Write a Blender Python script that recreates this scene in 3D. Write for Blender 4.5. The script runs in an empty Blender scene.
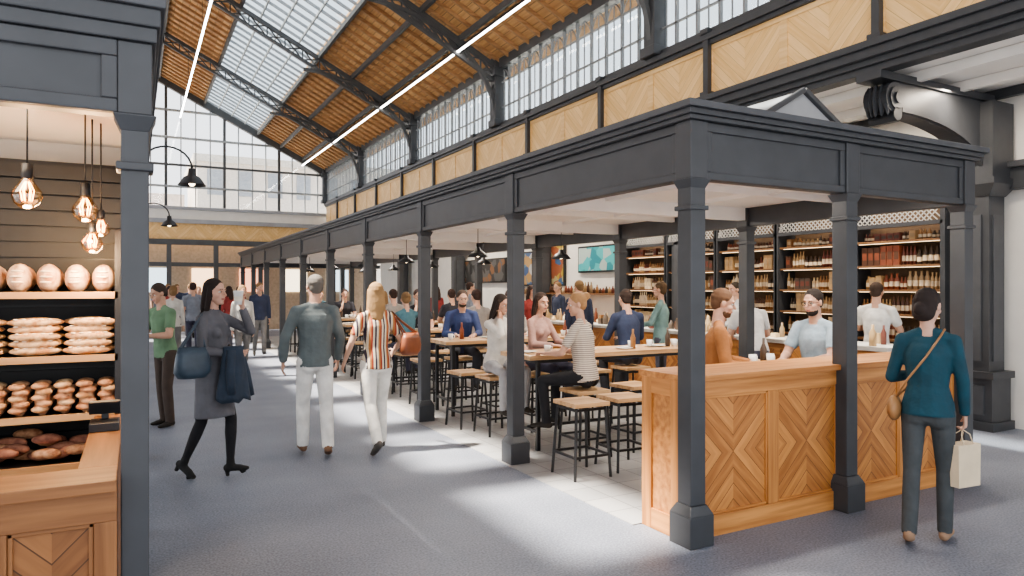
import bpy, math, random
import numpy as np
from mathutils import Vector, Matrix
random.seed(7); np.random.seed(7)
sc=bpy.context.scene

# ------------------------------------------------------------------ materials
def M(nt,op,a,b=None,c=None):
    n=nt.nodes.new('ShaderNodeMath'); n.operation=op
    for i,v in enumerate((a,b,c)):
        if v is None: continue
        if isinstance(v,(int,float)): n.inputs[i].default_value=v
        else: nt.links.new(v,n.inputs[i])
    return n.outputs[0]
def base(name,rough=.5,metal=0):
    m=bpy.data.materials.new(name); m.use_nodes=True
    nt=m.node_tree; b=nt.nodes['Principled BSDF']
    b.inputs['Roughness'].default_value=rough; b.inputs['Metallic'].default_value=metal
    return m,nt,b
def ramp(nt,fac,c1,c2,p1=0.3,p2=0.7):
    r=nt.nodes.new('ShaderNodeValToRGB'); r.color_ramp.elements[0].position=p1; r.color_ramp.elements[1].position=p2
    r.color_ramp.elements[0].color=(*c1,1); r.color_ramp.elements[1].color=(*c2,1)
    nt.links.new(fac,r.inputs[0]); return r.outputs[0]
def noise(nt,vec,scale,detail=3):
    n=nt.nodes.new('ShaderNodeTexNoise'); n.inputs['Scale'].default_value=scale; n.inputs['Detail'].default_value=detail
    if vec is not None: nt.links.new(vec,n.inputs['Vector'])
    return n.outputs['Fac']
def ocoord(nt,which='Object'):
    return nt.nodes.new('ShaderNodeTexCoord').outputs[which]
def bump(nt,b,fac,strength,dist=.01):
    n=nt.nodes.new('ShaderNodeBump'); n.inputs['Strength'].default_value=strength; n.inputs['Distance'].default_value=dist
    nt.links.new(fac,n.inputs['Height']); nt.links.new(n.outputs[0],b.inputs['Normal'])
def flat(name,c,rough=.5,metal=0,var=.12,scale=12,bmp=0,bd=.01):
    m,nt,b=base(name,rough,metal); f=noise(nt,ocoord(nt),scale)
    c1=tuple(x*(1-var) for x in c); c2=tuple(min(1,x*(1+var)) for x in c)
    nt.links.new(ramp(nt,f,c1,c2),b.inputs['Base Color'])
    if bmp: bump(nt,b,f,bmp,bd)
    return m
_cl={}
def cloth(c):
    k=('c',)+tuple(c)
    if k not in _cl: _cl[k]=flat('fabric_%d'%len(_cl),c,.85,0,.16,8,.7,.03)
    return _cl[k]
def stripes(cols,width,axis='Z'):
    k=('s',tuple(cols),width,axis)
    if k in _cl: return _cl[k]
    m,nt,b=base('striped_fabric_%d'%len(_cl),.85)
    s=nt.nodes.new('ShaderNodeSeparateXYZ'); nt.links.new(ocoord(nt),s.inputs[0])
    v=M(nt,'FRACT',M(nt,'DIVIDE',s.outputs[axis],width*len(cols)))
    r=nt.nodes.new('ShaderNodeValToRGB'); r.color_ramp.interpolation='CONSTANT'
    for i,c in enumerate(cols):
        p=i/len(cols)
        e=r.color_ramp.elements[i] if i<2 else r.color_ramp.elements.new(p)
        e.position=p; e.color=(*c,1)
    nt.links.new(v,r.inputs[0]); nt.links.new(r.outputs[0],b.inputs['Base Color']); _cl[k]=m; return m
def emis(name,c,s):
    m,nt,b=base(name); b.inputs['Emission Color'].default_value=(*c,1); b.inputs['Emission Strength'].default_value=s
    b.inputs['Base Color'].default_value=(*c,1); return m
def wood(name,c1,c2,axis='x',plank=None,rough=.45,gap=.06):
    m,nt,b=base(name,rough); co=ocoord(nt)
    mp=nt.nodes.new('ShaderNodeMapping'); sca={'x':(1.2,22,22),'y':(22,1.2,22),'z':(22,22,1.2)}[axis]
    mp.inputs['Scale'].default_value=sca; nt.links.new(co,mp.inputs[0])
    f=noise(nt,mp.outputs[0],1.0,5)
    if plank:
        s=nt.nodes.new('ShaderNodeSeparateXYZ'); nt.links.new(co,s.inputs[0])
        q=M(nt,'DIVIDE',s.outputs[plank[0]],plank[1]); idx=M(nt,'FLOOR',q); fr=M(nt,'FRACT',q)
        w=nt.nodes.new('ShaderNodeTexWhiteNoise'); w.noise_dimensions='1D'; nt.links.new(idx,w.inputs['W'])
        f=M(nt,'ADD',M(nt,'MULTIPLY',f,.6),M(nt,'MULTIPLY',w.outputs['Value'],.4))
    col=ramp(nt,f,c1,c2,.3,.68)
    if plank:
        mx=nt.nodes.new('ShaderNodeMix'); mx.data_type='RGBA'; nt.links.new(M(nt,'LESS_THAN',fr,gap),mx.inputs[0])
        nt.links.new(col,mx.inputs[6]); mx.inputs[7].default_value=(*[x*.3 for x in c1],1); col=mx.outputs[2]
    nt.links.new(col,b.inputs['Base Color']); bump(nt,b,f,.15); return m
def chevron(name,c1,c2,plank=.085,half=0.0,contrast=.38,gapk=.5):
    m,nt,b=base(name,.45)
    s=nt.nodes.new('ShaderNodeSeparateXYZ'); nt.links.new(ocoord(nt,'UV'),s.inputs[0])
    au=M(nt,'ABSOLUTE',s.outputs[0]); vv=s.outputs[1]
    if half: vv=M(nt,'ABSOLUTE',M(nt,'SUBTRACT',vv,half))
    ac=M(nt,'MULTIPLY',M(nt,'SUBTRACT',vv,au),.7071); al=M(nt,'MULTIPLY',M(nt,'ADD',vv,au),.7071)
    q=M(nt,'DIVIDE',ac,plank); idx=M(nt,'FLOOR',q); fr=M(nt,'FRACT',q)
    w=nt.nodes.new('ShaderNodeTexWhiteNoise'); w.noise_dimensions='1D'
    nt.links.new(M(nt,'ADD',idx,M(nt,'MULTIPLY',M(nt,'SIGN',s.outputs[0]),37.3)),w.inputs['W'])
    cb=nt.nodes.new('ShaderNodeCombineXYZ'); nt.links.new(M(nt,'MULTIPLY',ac,32),cb.inputs[0]); nt.links.new(M(nt,'MULTIPLY',al,2.5),cb.inputs[1]); nt.links.new(idx,cb.inputs[2])
    g=noise(nt,cb.outputs[0],1,5)
    f=M(nt,'ADD',M(nt,'MULTIPLY',g,1-contrast),M(nt,'MULTIPLY',w.outputs['Value'],contrast))
    col=ramp(nt,f,c1,c2,.28,.7)
    mx=nt.nodes.new('ShaderNodeMix'); mx.data_type='RGBA'; nt.links.new(M(nt,'LESS_THAN',fr,.06),mx.inputs[0])
    nt.links.new(col,mx.inputs[6]); mx.inputs[7].default_value=(*[x*gapk for x in c1],1)
    nt.links.new(mx.outputs[2],b.inputs['Base Color']); bump(nt,b,M(nt,'GREATER_THAN',fr,.06),.3,.004); return m

IRON=flat('painted_iron',(.050,.053,.059),.42,0,.1,6)
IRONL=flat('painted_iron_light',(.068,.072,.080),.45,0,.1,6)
IRONT=flat('hazed_iron',(.085,.088,.092),.5,0,.1,6)  # same iron with haze put into its colour, paler than IRON
ZINC=flat('zinc_roof',(.36,.37,.39),.5,0,.08,4)
BLACK=flat('black_metal',(.018,.018,.02),.4)
CREAM=flat('cream_plaster',(.80,.77,.72),.8,0,.04,3)
WHITE=flat('white_paint',(.84,.81,.77),.6,0,.03,3)
OC1,OC2=(.34,.130,.034),(.64,.30,.095)
OAKX=wood('oak_x',OC1,OC2,'x')
OAKY=wood('oak_y',OC1,OC2,'y')
OAKZ=wood('oak_z',OC1,OC2,'z')
CHEV=chevron('oak_chevron',(.29,.105,.028),(.60,.27,.08),.075,.40,.24)
DOAKX=wood('shaded_oak_x',(.18,.072,.024),(.35,.16,.06),'x'); DOAKY=wood('shaded_oak_y',(.18,.072,.024),(.35,.16,.06),'y'); DOAKZ=wood('shaded_oak_z',(.18,.072,.024),(.35,.16,.06),'z')  # the oak again, darkened so the bakery counter's shade is in its colour
DCHEV=chevron('shaded_oak_chevron',(.16,.062,.02),(.32,.14,.05),.075,.36,.3)  # shaded copy of the chevron oak for the bakery counter
CHEVL=chevron('pale_oak_chevron',(.74,.45,.17),(.90,.62,.30),.10,0,.22,.74)
PALEY=wood('pale_oak_y',(.68,.41,.16),(.88,.61,.30),'y')
TOPW=wood('table_top_wood',(.40,.22,.10),(.70,.46,.25),'x')
ROOFW=wood('roof_boards',(.46,.24,.10),(.84,.52,.24),'y',('X',.16))
SLAT=wood('roof_batten',(.32,.17,.08),(.54,.32,.16),'x')
DSLAT=flat('charcoal_slats',(.026,.026,.028),.6)
def glass(name,tint=(.93,.97,1),a=.12):
    m=bpy.data.materials.new(name); m.use_nodes=True; nt=m.node_tree; nt.nodes.clear()
    o=nt.nodes.new('ShaderNodeOutputMaterial'); t=nt.nodes.new('ShaderNodeBsdfTransparent'); g=nt.nodes.new('ShaderNodeBsdfGlossy')
    t.inputs[0].default_value=(*tint,1); g.inputs['Roughness'].default_value=.05
    x=nt.nodes.new('ShaderNodeMixShader'); x.inputs[0].default_value=a
    nt.links.new(t.outputs[0],x.inputs[1]); nt.links.new(g.outputs[0],x.inputs[2]); nt.links.new(x.outputs[0],o.inputs[0]); return m
GLASS=glass('window_glass',(.96,.98,1))
RGLASS=glass('rooflight_glass',(.84,.88,.90),.1)
BULBG=glass('bulb_glass',(1,.74,.45),.22)

# ------------------------------------------------------------------ mesh builder
class MB:
    def __init__(s): s.v=[];s.f=[];s.m=[];s.u=[];s.mats=[];s.sm=[]
    def mi(s,m):
        if m not in s.mats: s.mats.append(m)
        return s.mats.index(m)
    def face(s,idx,m,uv=None,sm=False):
        s.f.append(tuple(idx)); s.m.append(s.mi(m)); s.u.append(uv or [(0,0)]*len(idx)); s.sm.append(sm)
    def hexa(s,p,m):
        n=len(s.v); s.v+= [tuple(q) for q in p]
        for f in ((0,3,2,1),(4,5,6,7),(0,1,5,4),(1,2,6,5),(2,3,7,6),(3,0,4,7)): s.face([n+i for i in f],m)
    def box(s,x0,x1,y0,y1,z0,z1,m):
        s.hexa([(x0,y0,z0),(x1,y0,z0),(x1,y1,z0),(x0,y1,z0),(x0,y0,z1),(x1,y0,z1),(x1,y1,z1),(x0,y1,z1)],m)
    def cbox(s,cx,cy,w,d,z0,z1,m,w1=None,d1=None):
        w1=w if w1 is None else w1; d1=d if d1 is None else d1
        s.hexa([(cx-w/2,cy-d/2,z0),(cx+w/2,cy-d/2,z0),(cx+w/2,cy+d/2,z0),(cx-w/2,cy+d/2,z0),
                (cx-w1/2,cy-d1/2,z1),(cx+w1/2,cy-d1/2,z1),(cx+w1/2,cy+d1/2,z1),(cx-w1/2,cy+d1/2,z1)],m)
    def beam(s,a,b,w,h,m,up=(0,0,1)):
        a=Vector(a);b=Vector(b);d=(b-a).normalized();up=Vector(up)
        sd=d.cross(up)
        if sd.length<1e-4: sd=d.cross(Vector((0,1,0)))
        sd.normalize(); u=sd.cross(d).normalized(); sd=sd*w/2;u=u*h/2
        s.hexa([a-sd-u,a+sd-u,a+sd+u,a-sd+u,b-sd-u,b+sd-u,b+sd+u,b-sd+u],m)
    def tube(s,pts,r,m,n=8,caps=True):
        pts=[Vector(p) for p in pts]; rr=r if isinstance(r,(list,tuple)) else [r]*len(pts)
        st=len(s.v); prev=None
        for i,p in enumerate(pts):
            d=(pts[min(i+1,len(pts)-1)]-pts[max(i-1,0)]).normalized()
            if prev is None:
                sd=d.cross(Vector((0,0,1)))
                if sd.length<1e-3: sd=Vector((1,0,0))
            else: sd=prev-d*prev.dot(d)
            sd.normalize(); prev=sd; u=d.cross(sd)
            for k in range(n):
                a=2*math.pi*k/n; s.v.append(tuple(p+sd*math.cos(a)*rr[i]+u*math.sin(a)*rr[i]))
        for i in range(len(pts)-1):
            for k in range(n):
                s.face([st+i*n+k,st+i*n+(k+1)%n,st+(i+1)*n+(k+1)%n,st+(i+1)*n+k],m,sm=True)
        if caps:
            s.face([st+k for k in range(n)][::-1],m); e=st+(len(pts)-1)*n; s.face([e+k for k in range(n)],m)
    def lathe(s,c,prof,m,n=20):
        st=len(s.v)
        for r,z in prof:
            for k in range(n):
                a=2*math.pi*k/n; s.v.append((c[0]+r*math.cos(a),c[1]+r*math.sin(a),c[2]+z))
        for i in range(len(prof)-1):
            for k in range(n): s.face([st+i*n+k,st+i*n+(k+1)%n,st+(i+1)*n+(k+1)%n,st+(i+1)*n+k],m,sm=True)
    def ell(s,c,r,m,rot=0,n=12,k=8,bumpf=None):
        st=len(s.v); cr,sr=math.cos(rot),math.sin(rot)
        for i in range(k+1):
            t=math.pi*i/k
            for j in range(n):
                a=2*math.pi*j/n; x=r[0]*math.sin(t)*math.cos(a); y=r[1]*math.sin(t)*math.sin(a); z=r[2]*math.cos(t)
                s.v.append((c[0]+x*cr-y*sr,c[1]+x*sr+y*cr,c[2]+z))
        for i in range(k):
            for j in range(n): s.face([st+i*n+j,st+(i+1)*n+j,st+(i+1)*n+(j+1)%n,st+i*n+(j+1)%n],m,sm=True)
    def panel(s,o,u,w,h,m):
        o=Vector(o);u=Vector(u); n=len(s.v); z=Vector((0,0,h))
        s.v+=[tuple(o),tuple(o+u*w),tuple(o+u*w+z),tuple(o+z)]
        s.face([n,n+1,n+2,n+3],m,[(-w/2,0),(w/2,0),(w/2,h),(-w/2,h)])
    def build(s,name,loc=(0,0,0),bevel=0,rotz=0,parent=None):
        me=bpy.data.meshes.new(name); me.from_pydata(s.v,[],s.f)
        for m in s.mats: me.materials.append(m)
        me.polygons.foreach_set('material_index',s.m); me.polygons.foreach_set('use_smooth',s.sm)
        uv=me.uv_layers.new(name='UVMap'); uv.data.foreach_set('uv',[c for f in s.u for p in f for c in p])
        me.update(); o=bpy.data.objects.new(name,me); sc.collection.objects.link(o); o.location=loc; o.rotation_euler[2]=rotz
        if bevel:
            b=o.modifiers.new('bevel','BEVEL'); b.width=bevel; b.segments=2; b.limit_method='ANGLE'
        if parent: o.parent=parent
        return o
def inst(o,loc,rotz=0,name=None):
    n=bpy.data.objects.new(name or o.name.split('.')[0],o.data); sc.collection.objects.link(n); n.location=loc; n.rotation_euler[2]=rotz
    for md in o.modifiers:
        if md.type=='BEVEL':
            b=n.modifiers.new('bevel','BEVEL'); b.width=md.width; b.segments=2; b.limit_method='ANGLE'
    return n

# ------------------------------------------------------------------ floor
def floor_mat():
    m,nt,b=base('blue_grey_floor',.55); co=ocoord(nt)
    f1=noise(nt,co,70,5); f2=noise(nt,co,.9,4)
    f=M(nt,'ADD',M(nt,'MULTIPLY',f1,.65),M(nt,'MULTIPLY',f2,.35))
    nt.links.new(ramp(nt,f,(.115,.130,.168),(.25,.27,.32),.38,.62),b.inputs['Base Color']); bump(nt,b,f1,.25,.005); return m
def tile_mat():
    m,nt,b=base('stone_tiles',.45); co=ocoord(nt)
    t=nt.nodes.new('ShaderNodeTexBrick'); t.inputs['Scale'].default_value=1; t.offset=0
    t.inputs['Brick Width'].default_value=.3; t.inputs['Row Height'].default_value=.3; t.inputs['Mortar Size'].default_value=.006
    t.inputs['Color1'].default_value=(.35,.35,.355,1); t.inputs['Color2'].default_value=(.29,.295,.305,1); t.inputs['Mortar'].default_value=(.18,.18,.18,1)
    nt.links.new(co,t.inputs['Vector']); nt.links.new(t.outputs[0],b.inputs['Base Color']); return m
mb=MB(); mb.box(-9,12,-8,30,-.2,0,floor_mat()); mb.build('floor')
mb=MB(); mb.box(-30,30,30,60,-.3,-.02,flat('paving',(.4,.4,.38),.9)); mb.build('street_ground')
TILE=tile_mat()
mb=MB(); mb.box(3.05,6.3,3.9,24.9,0,.006,TILE); mb.build('floor_tiles')

# ------------------------------------------------------------------ stall canopies
def post(mb,x,y,w,zt,m=IRON):
    mb.cbox(x,y,w+.075,w+.075,0,.20,m); mb.cbox(x,y,w+.075,w+.075,.20,.26,m,w+.01,w+.01)
    mb.cbox(x,y,w,w,.26,zt,m); mb.cbox(x,y,w+.03,w+.03,zt-.20,zt-.17,m)
    mb.cbox(x,y,w+.0,w+.0,zt-.06,zt-.001,m,w+.05,w+.05)
def canopy(x0,x1,ys,frontx,w=.125,ov=.15,zf0=2.35,zf1=2.72,ch=.11):
    mb=MB(); y0,y1=ys[0],ys[-1]
    for y in ys:
        post(mb,x0,y,w,zf0); post(mb,x1,y,w,zf0)
    for x in frontx: post(mb,x,y0,w,zf0)
    t=.04
    for xx in (x0,x1): mb.box(xx-t,xx+t,y0+t,y1-t,zf0,zf1,IRON)
    for yy in (y0,y1): mb.box(x0-t,x1+t,yy-t,yy+t,zf0,zf1,IRON)
    h=w/2+.01
    for k in range(len(ys)-1):
        a,b=ys[k]+h,ys[k+1]-h
        for xx,sg in ((x0,-1),(x1,1)):
            xa,xb=sorted((xx+sg*t,xx+sg*(t+.018)))
            mb.box(xa,xb,a,b,zf0+.001,zf0+.05,IRON); mb.box(xa,xb,a,b,zf1-.06,zf1-.001,IRON)
            for (p,q) in ((a,a+.05),(b-.05,b)): mb.box(xa,xb,p,q,zf0+.05,zf1-.06,IRON)
    for y in ys:
        for xx in (x0,x1): mb.cbox(xx,y,w+.02,w+.02,zf0+.0,zf1-.0005,IRON)
    fx=[x0]+sorted(frontx)+[x1]
    for k in range(len(fx)-1):
        a,b=fx[k]+h,fx[k+1]-h
        mb.box(a,b,y0-t-.018,y0-t,zf0+.001,zf0+.05,IRON); mb.box(a,b,y0-t-.018,y0-t,zf1-.06,zf1-.001,IRON)
        for (p,q) in ((a,a+.05),(b-.05,b)): mb.box(p,q,y0-t-.018,y0-t,zf0+.05,zf1-.06,IRON)
    for x in frontx: mb.cbox(x,y0,w+.02,w+.02,zf0,zf1-.0005,IRON)
    for (o,za,zb) in ((.35,0,.27),(.62,.27,.6),(1.0,.6,1.0)):
        o=h+.0+o*(ov-h)
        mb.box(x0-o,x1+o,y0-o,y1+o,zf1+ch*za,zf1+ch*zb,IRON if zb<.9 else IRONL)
    return mb
YS=[3.45+2.38*k for k in range(10)]
canopy(3.17,6.19,YS,[4.68]).build('market_stall_canopy',bevel=.005)
YL=[2.9+2.38*k for k in range(10)]
canopy(-3.0,0.0,YL,[-1.5],w=.09,ov=.10,zf0=2.27,zf1=2.53,ch=.20).build('bakery_stall_canopy',bevel=.005)
# stall ceilings
mb=MB(); mb.box(3.22,6.14,3.5,24.8,2.56,2.60,WHITE)
for k in range(9):
    y=YS[k]+1.19; mb.box(3.22,6.14,y-.03,y+.03,2.50,2.56,WHITE)
for y in YS[1:-1]: mb.box(3.22,6.14,y-.05,y+.05,2.42,2.56,WHITE)
for x in (4.2,5.2): mb.box(x-.03,x+.03,3.5,24.8,2.52,2.56,WHITE)
mb.build('ceiling_stall')
mb=MB(); mb.box(-2.95,-.05,2.96,24.2,2.50,2.52,WHITE); mb.build('ceiling_bakery')
mb=MB(); gx0,gx1,gy0,gy1=5.0,6.0,4.6,6.6
mb.box(gx0,gx1,gy0,gy1,2.83,3.15,ZINC)
cx=(gx0+gx1)/2
n=len(mb.v); mb.v+=[(gx0-.12,gy0-.1,3.15),(gx1+.12,gy0-.1,3.15),(cx,gy0-.1,3.5),(gx0-.12,gy1,3.15),(gx1+.12,gy1,3.15),(cx,gy1,3.5)]
for f in ((0,1,2),(3,5,4),(0,2,5,3),(1,4,5,2),(0,3,4,1)): mb.face([n+i for i in f],ZINC)
for xx in (gx0-.12,gx1+.12): mb.beam((xx,gy0-.12,3.15),(cx,gy0-.12,3.5),.05,.05,IRONL)
mb.build('roof_lantern',bevel=.01)

# ------------------------------------------------------------------ counters
def counter(mb,x0,x1,y0,y1,h,splits,X_=None,Z_=None,C_=None):
    X_=X_ or OAKX; Z_=Z_ or OAKZ; C_=C_ or CHEV
    mb.box(x0,x1,y0+.03,y1,0,h-.04,X_)
    mb.box(x0-.02,x1,y0-.035,y1+.03,h-.04,h,X_)
    mb.box(x0,x1,y0-.0,y0+.03,0,.14,X_); mb.box(x0,x1,y0+.005,y0+.03,h-.15,h-.04,X_)
    xs=splits
    for i,x in enumerate(xs): mb.box(max(x0,x-.05),min(x1,x+.05),y0+.005,y0+.03,.14,h-.15,Z_)
    for i in range(len(xs)-1):
        a,b=xs[i]+.05,xs[i+1]-.05
        mb.panel((a,y0+.024,.14),(1,0,0),b-a,h-.29,C_)
        for (p,q,r,s) in ((a,b,.14,.155),(a,b,h-.165,h-.15)): mb.box(p,q,y0+.012,y0+.03,r,s,X_)
        for p in (a,b-.015): mb.box(p,p+.015,y0+.012,y0+.03,.14,h-.15,Z_)
mb=MB(); counter(mb,3.14,6.16,3.47,3.90,1.08,[3.22,3.95,4.68,5.43,6.14])
mb.box(3.125,3.14,3.50,3.60,.0,1.04,OAKZ); mb.box(3.125,3.14,3.80,3.90,.0,1.04,OAKZ); mb.box(3.125,3.14,3.6,3.8,0,.14,OAKY); mb.box(3.125,3.14,3.6,3.8,.93,1.04,OAKY)
mb.build('service_counter',bevel=.003)
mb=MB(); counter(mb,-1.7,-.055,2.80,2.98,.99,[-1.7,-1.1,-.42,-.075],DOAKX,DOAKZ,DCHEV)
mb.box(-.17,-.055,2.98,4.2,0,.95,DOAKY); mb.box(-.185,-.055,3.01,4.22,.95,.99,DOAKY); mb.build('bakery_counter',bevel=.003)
mb=MB(); mb.cbox(0,0,.12,.16,0,.04,BLACK); mb.cbox(0,.05,.03,.03,.04,.07,BLACK); mb.beam((0,.04,.07),(0,.0,.13),.13,.02,BLACK,(0,1,.3)); mb.build('weighing_scale',(-.125,3.8,.99),bevel=.004)

# ------------------------------------------------------------------ bakery shelving + breads
SH=[1.63,1.30,.995,.74]
LIPW=wood('shelf_lip',(.4,.22,.1),(.6,.36,.18),'x')
mb=MB()
for z in SH+[.45]:
    mb.box(-1.9,-.08,4.30,4.62,z-.018,z-.006,BLACK); mb.box(-1.9,-.08,4.29,4.31,z-.035,z+.0,LIPW)
for x in (-1.9,-.98,-.08):
    mb.box(x-.015,x+.015,4.29,4.64,0,1.95,BLACK)
for i in range(26): mb.box(-1.95,-.06,4.66,4.69,.06+i*.088,.06+i*.088+.078,DSLAT)
mb.box(-1.95,-.06,4.69,4.71,0,2.36,BLACK)
mb.build('bread_shelving')
mb=MB(); mb.box(-2.95,-.05,4.9,5.0,0,2.50,CREAM); mb.build('wall_bakery')
def crust(name,c1,c2,sc_=18):
    m,nt,b=base(name,.75); co=ocoord(nt); f=noise(nt,co,sc_,4)
    nt.links.new(ramp(nt,f,c1,c2,.35,.62),b.inputs['Base Color']); bump(nt,b,f,.6,.01); return m
CR1=crust('crust_pale',(.38,.17,.09),(.78,.58,.44)); CR2=crust('crust_golden',(.46,.22,.09),(.76,.52,.31),30); CR3=crust('crust_brown',(.36,.15,.07),(.64,.37,.21),30); CR4=crust('crust_dark',(.22,.08,.05),(.45,.2,.12),25)
SCORE=flat('flour_score',(.82,.70,.56),.9)
mb=MB()
for i in range(14):
    x=-.15-i*.125; mb.ell((x,4.42,SH[0]+.07),(.056,.11,.078),CR1,rot=random.uniform(-.1,.1))
    for dz_ in (-.028,0,.028): mb.ell((x-.004,4.325+abs(dz_)*.35,SH[0]+.078+dz_),(.030,.026,.006),SCORE,n=8,k=6)
    mb.ell((x,4.57,SH[0]+.07),(.058,.1,.07),CR1)
mb.build('round_loaves')
mb=MB()
for st in range(7):
    cx=-.21-st*.245
    for r in range(5):
        for q in range(3):
            jx=random.uniform(-.014,.014); y=4.34+q*.07+random.uniform(-.01,.01); z=SH[1]+.02+r*.037
            mb.ell((cx+jx,y,z+.004),(.116,.032,.023),CR2,rot=random.uniform(-.08,.08))
            if q==0:
                for g in range(5): mb.ell((cx-.075+g*.036+jx,y-.014,z+.02),(.014,.012,.005),SCORE,rot=.6,n=6,k=4)
mb.build('baguettes')
mb=MB()
for i in range(18):
    x=-.13-i*.098
    for q in range(2):
        mb.ell((x,4.37+q*.12,SH[2]+.075),(.036,.05,.085),CR3)
        for g in range(5): mb.ell((x+(.008 if g%2 else -.008),4.355+q*.12,SH[2]+.028+g*.030),(.040,.050,.019),CR3 if (g+i)%3 else CR2,rot=.3 if g%2 else -.3)
mb.build('plaited_loaves')
mb=MB()
for i in range(90):
    mb.ell((-.13-random.random()*1.7,4.34+random.random()*.22,SH[3]+.03+random.random()*.10),(.07,.03,.028),CR4 if i%3 else CR3,rot=random.uniform(-.6,.6))
mb.build('rye_rolls')
FIL=emis('filament',(1,.5,.15),22)
def edison(x,y,z,s=1):
    mb=MB(); mb.tube([(0,0,.1*s),(0,0,2.50-z)],.004,BLACK,6)
    mb.lathe((0,0,0),[(.0,.12*s),(.022*s,.12*s),(.024*s,.06*s),(.018*s,.05*s)],BLACK,12)
    mb.lathe((0,0,0),[(.017*s,.06*s),(.03*s,.035*s),(.055*s,0),(.06*s,-.025*s),(.05*s,-.055*s),(.025*s,-.078*s),(.001,-.083*s)],BULBG,18)
    for k in range(6):
        a=k*math.pi/3; mb.tube([(.008*math.cos(a),.008*math.sin(a),.04*s),(.026*math.cos(a)*s,.026*math.sin(a)*s,-.0*s),(.018*math.cos(a)*s,.018*math.sin(a)*s,-.045*s)],.0018,FIL,4)
    o=mb.build('edison_pendant',(x,y,z)); 
    l=bpy.data.lights.new('bulb_glow','POINT'); l.energy=7; l.color=(1,.66,.35); l.shadow_soft_size=.05
    lo=bpy.data.objects.new('bulb_glow',l); sc.collection.objects.link(lo); lo.parent=o; lo.location=(0,-.0,-.14)
edison(-.42,3.75,2.08,1.0); edison(-.215,4.02,2.05,.95); edison(-.19,4.12,1.89,.8); edison(-.155,4.2,1.97,.7)

# ------------------------------------------------------------------ gooseneck lamps over aisle
def gooseneck(y):
    mb=MB(); pts=[]
    for i in range(13):
        a=math.pi*(1-i/12); pts.append((.25+.2*math.cos(a),0,2.72+.2*math.sin(a)*.9))
    mb.tube([(.045,0,2.41),(.05,0,2.5)]+pts,.009,BLACK,8)
    mb.lathe((.45,0,2.6),[(.0,.12),(.03,.12),(.035,.06),(.07,.04),(.11,-.02),(.12,-.03),(.11,-.028),(.065,.03),(0,.04)],BLACK,20)
    mb.ell((.45,0,2.6),(.03,.03,.04),emis('warm_lamp_%d'%int(y*10),(1,.8,.55),6))
    mb.lathe((.05,0,2.41),[(.0,-.05),(.04,-.05),(.04,.05),(0,.05)],BLACK,10)
    mb.build('gooseneck_lamp',(0.0,y,0))
for y in (6.9,11.6): gooseneck(y)

# ------------------------------------------------------------------ hall structure
GX=6.8; RX,RZ=.75,9.42; EY=28.7
def zr(x): return RZ-.5*abs(x-RX)
TY=[-2.05+5.1*k for k in range(7)]
mb=MB()
mb.box(GX,GX+.12,-3,EY-.2,4.05,4.92,PALEY)
off=4.6-math.floor(4.6/1.22)*1.22
ys=[off+1.22*k-3.66 for k in range(27)]
ys=[y for y in ys if -3<y<EY-.3]
for y in ys: mb.box(GX-.02,GX,y-.06,y+.06,4.26,4.83,PALEY)
mb.box(GX-.02,GX,-3,EY-.2,4.19,4.26,PALEY); mb.box(GX-.02,GX,-3,EY-.2,4.83,4.9,PALEY)
for i in range(len(ys)-1):
    a,b=ys[i]+.06,ys[i+1]-.06
    mb.panel((GX-.004,b,4.26),(0,-1,0),b-a,.57,CHEVL)
for (o,za,zb) in ((.0,3.90,3.97),(.05,3.97,4.03),(.12,4.03,4.12),(.17,4.12,4.19)): mb.box(GX-.03-o,GX+.15,-3,EY-.2,za,zb,IRON)
mb.box(GX-.06,GX+.14,-3,EY-.2,4.90,4.96,IRON); mb.box(GX-.10,GX+.14,-3,EY-.2,4.96,5.04,IRON)
ph=ys.index(min(ys,key=lambda q:abs(q-4.6)))%2
for k,y in enumerate(ys):
    if k%2==ph:
        mb.cbox(GX-.05,y,.08,.09,4.19,5.05,IRON); mb.cbox(GX-.06,y,.12,.15,4.19,4.27,IRON); mb.cbox(GX-.06,y,.12,.14,5.04,5.11,IRON)
mb.build('gallery_fascia',bevel=.004)
mb=MB(); gl=MB()
mb.box(GX-.04,GX+.1,-3,EY,5.05,5.12,IRON); mb.box(GX-.06,GX+.14,-3,EY,6.28,6.5,IRON)
WF=flat('window_frame_grey',(.20,.21,.22),.5)
WFL=flat('rooflight_frame',(.34,.36,.37),.5)
for b in range(6):
    a=TY[b]; n=12; st=5.1/n
    for i in range(1,n):
        yy=a+i*st; mb.box(GX,GX+.05,yy-.018,yy+.018,5.12,6.28,WF)
    for i in range(n):
        yc=a+(i+.5)*st; pts=[(GX+.02,yc-st/2+st*t/8,5.98+.25*math.sin(math.pi*t/8)) for t in range(9)]
        mb.tube(pts,.013,WF,4,False)
        mb.box(GX+.01,GX+.03,yc-.007,yc+.007,5.12,6.2,WF)
    for z in (5.45,5.98): mb.box(GX,GX+.04,a,a+5.1,z-.012,z+.012,WF)
gl.box(GX+.055,GX+.06,-3,EY,5.1,6.3,RGLASS)
mb.build('window_1'); gl.build('window_2')
mb=MB()
for y in TY:
    mb.cbox(GX-.02,y,.24,.24,5.2,6.9,IRON); mb.cbox(GX-.02,y,.32,.32,5.05,5.2,IRON); mb.cbox(GX-.02,y,.32,.32,6.1,6.28,IRON)
mb.build('clerestory_columns',bevel=.01)
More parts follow.
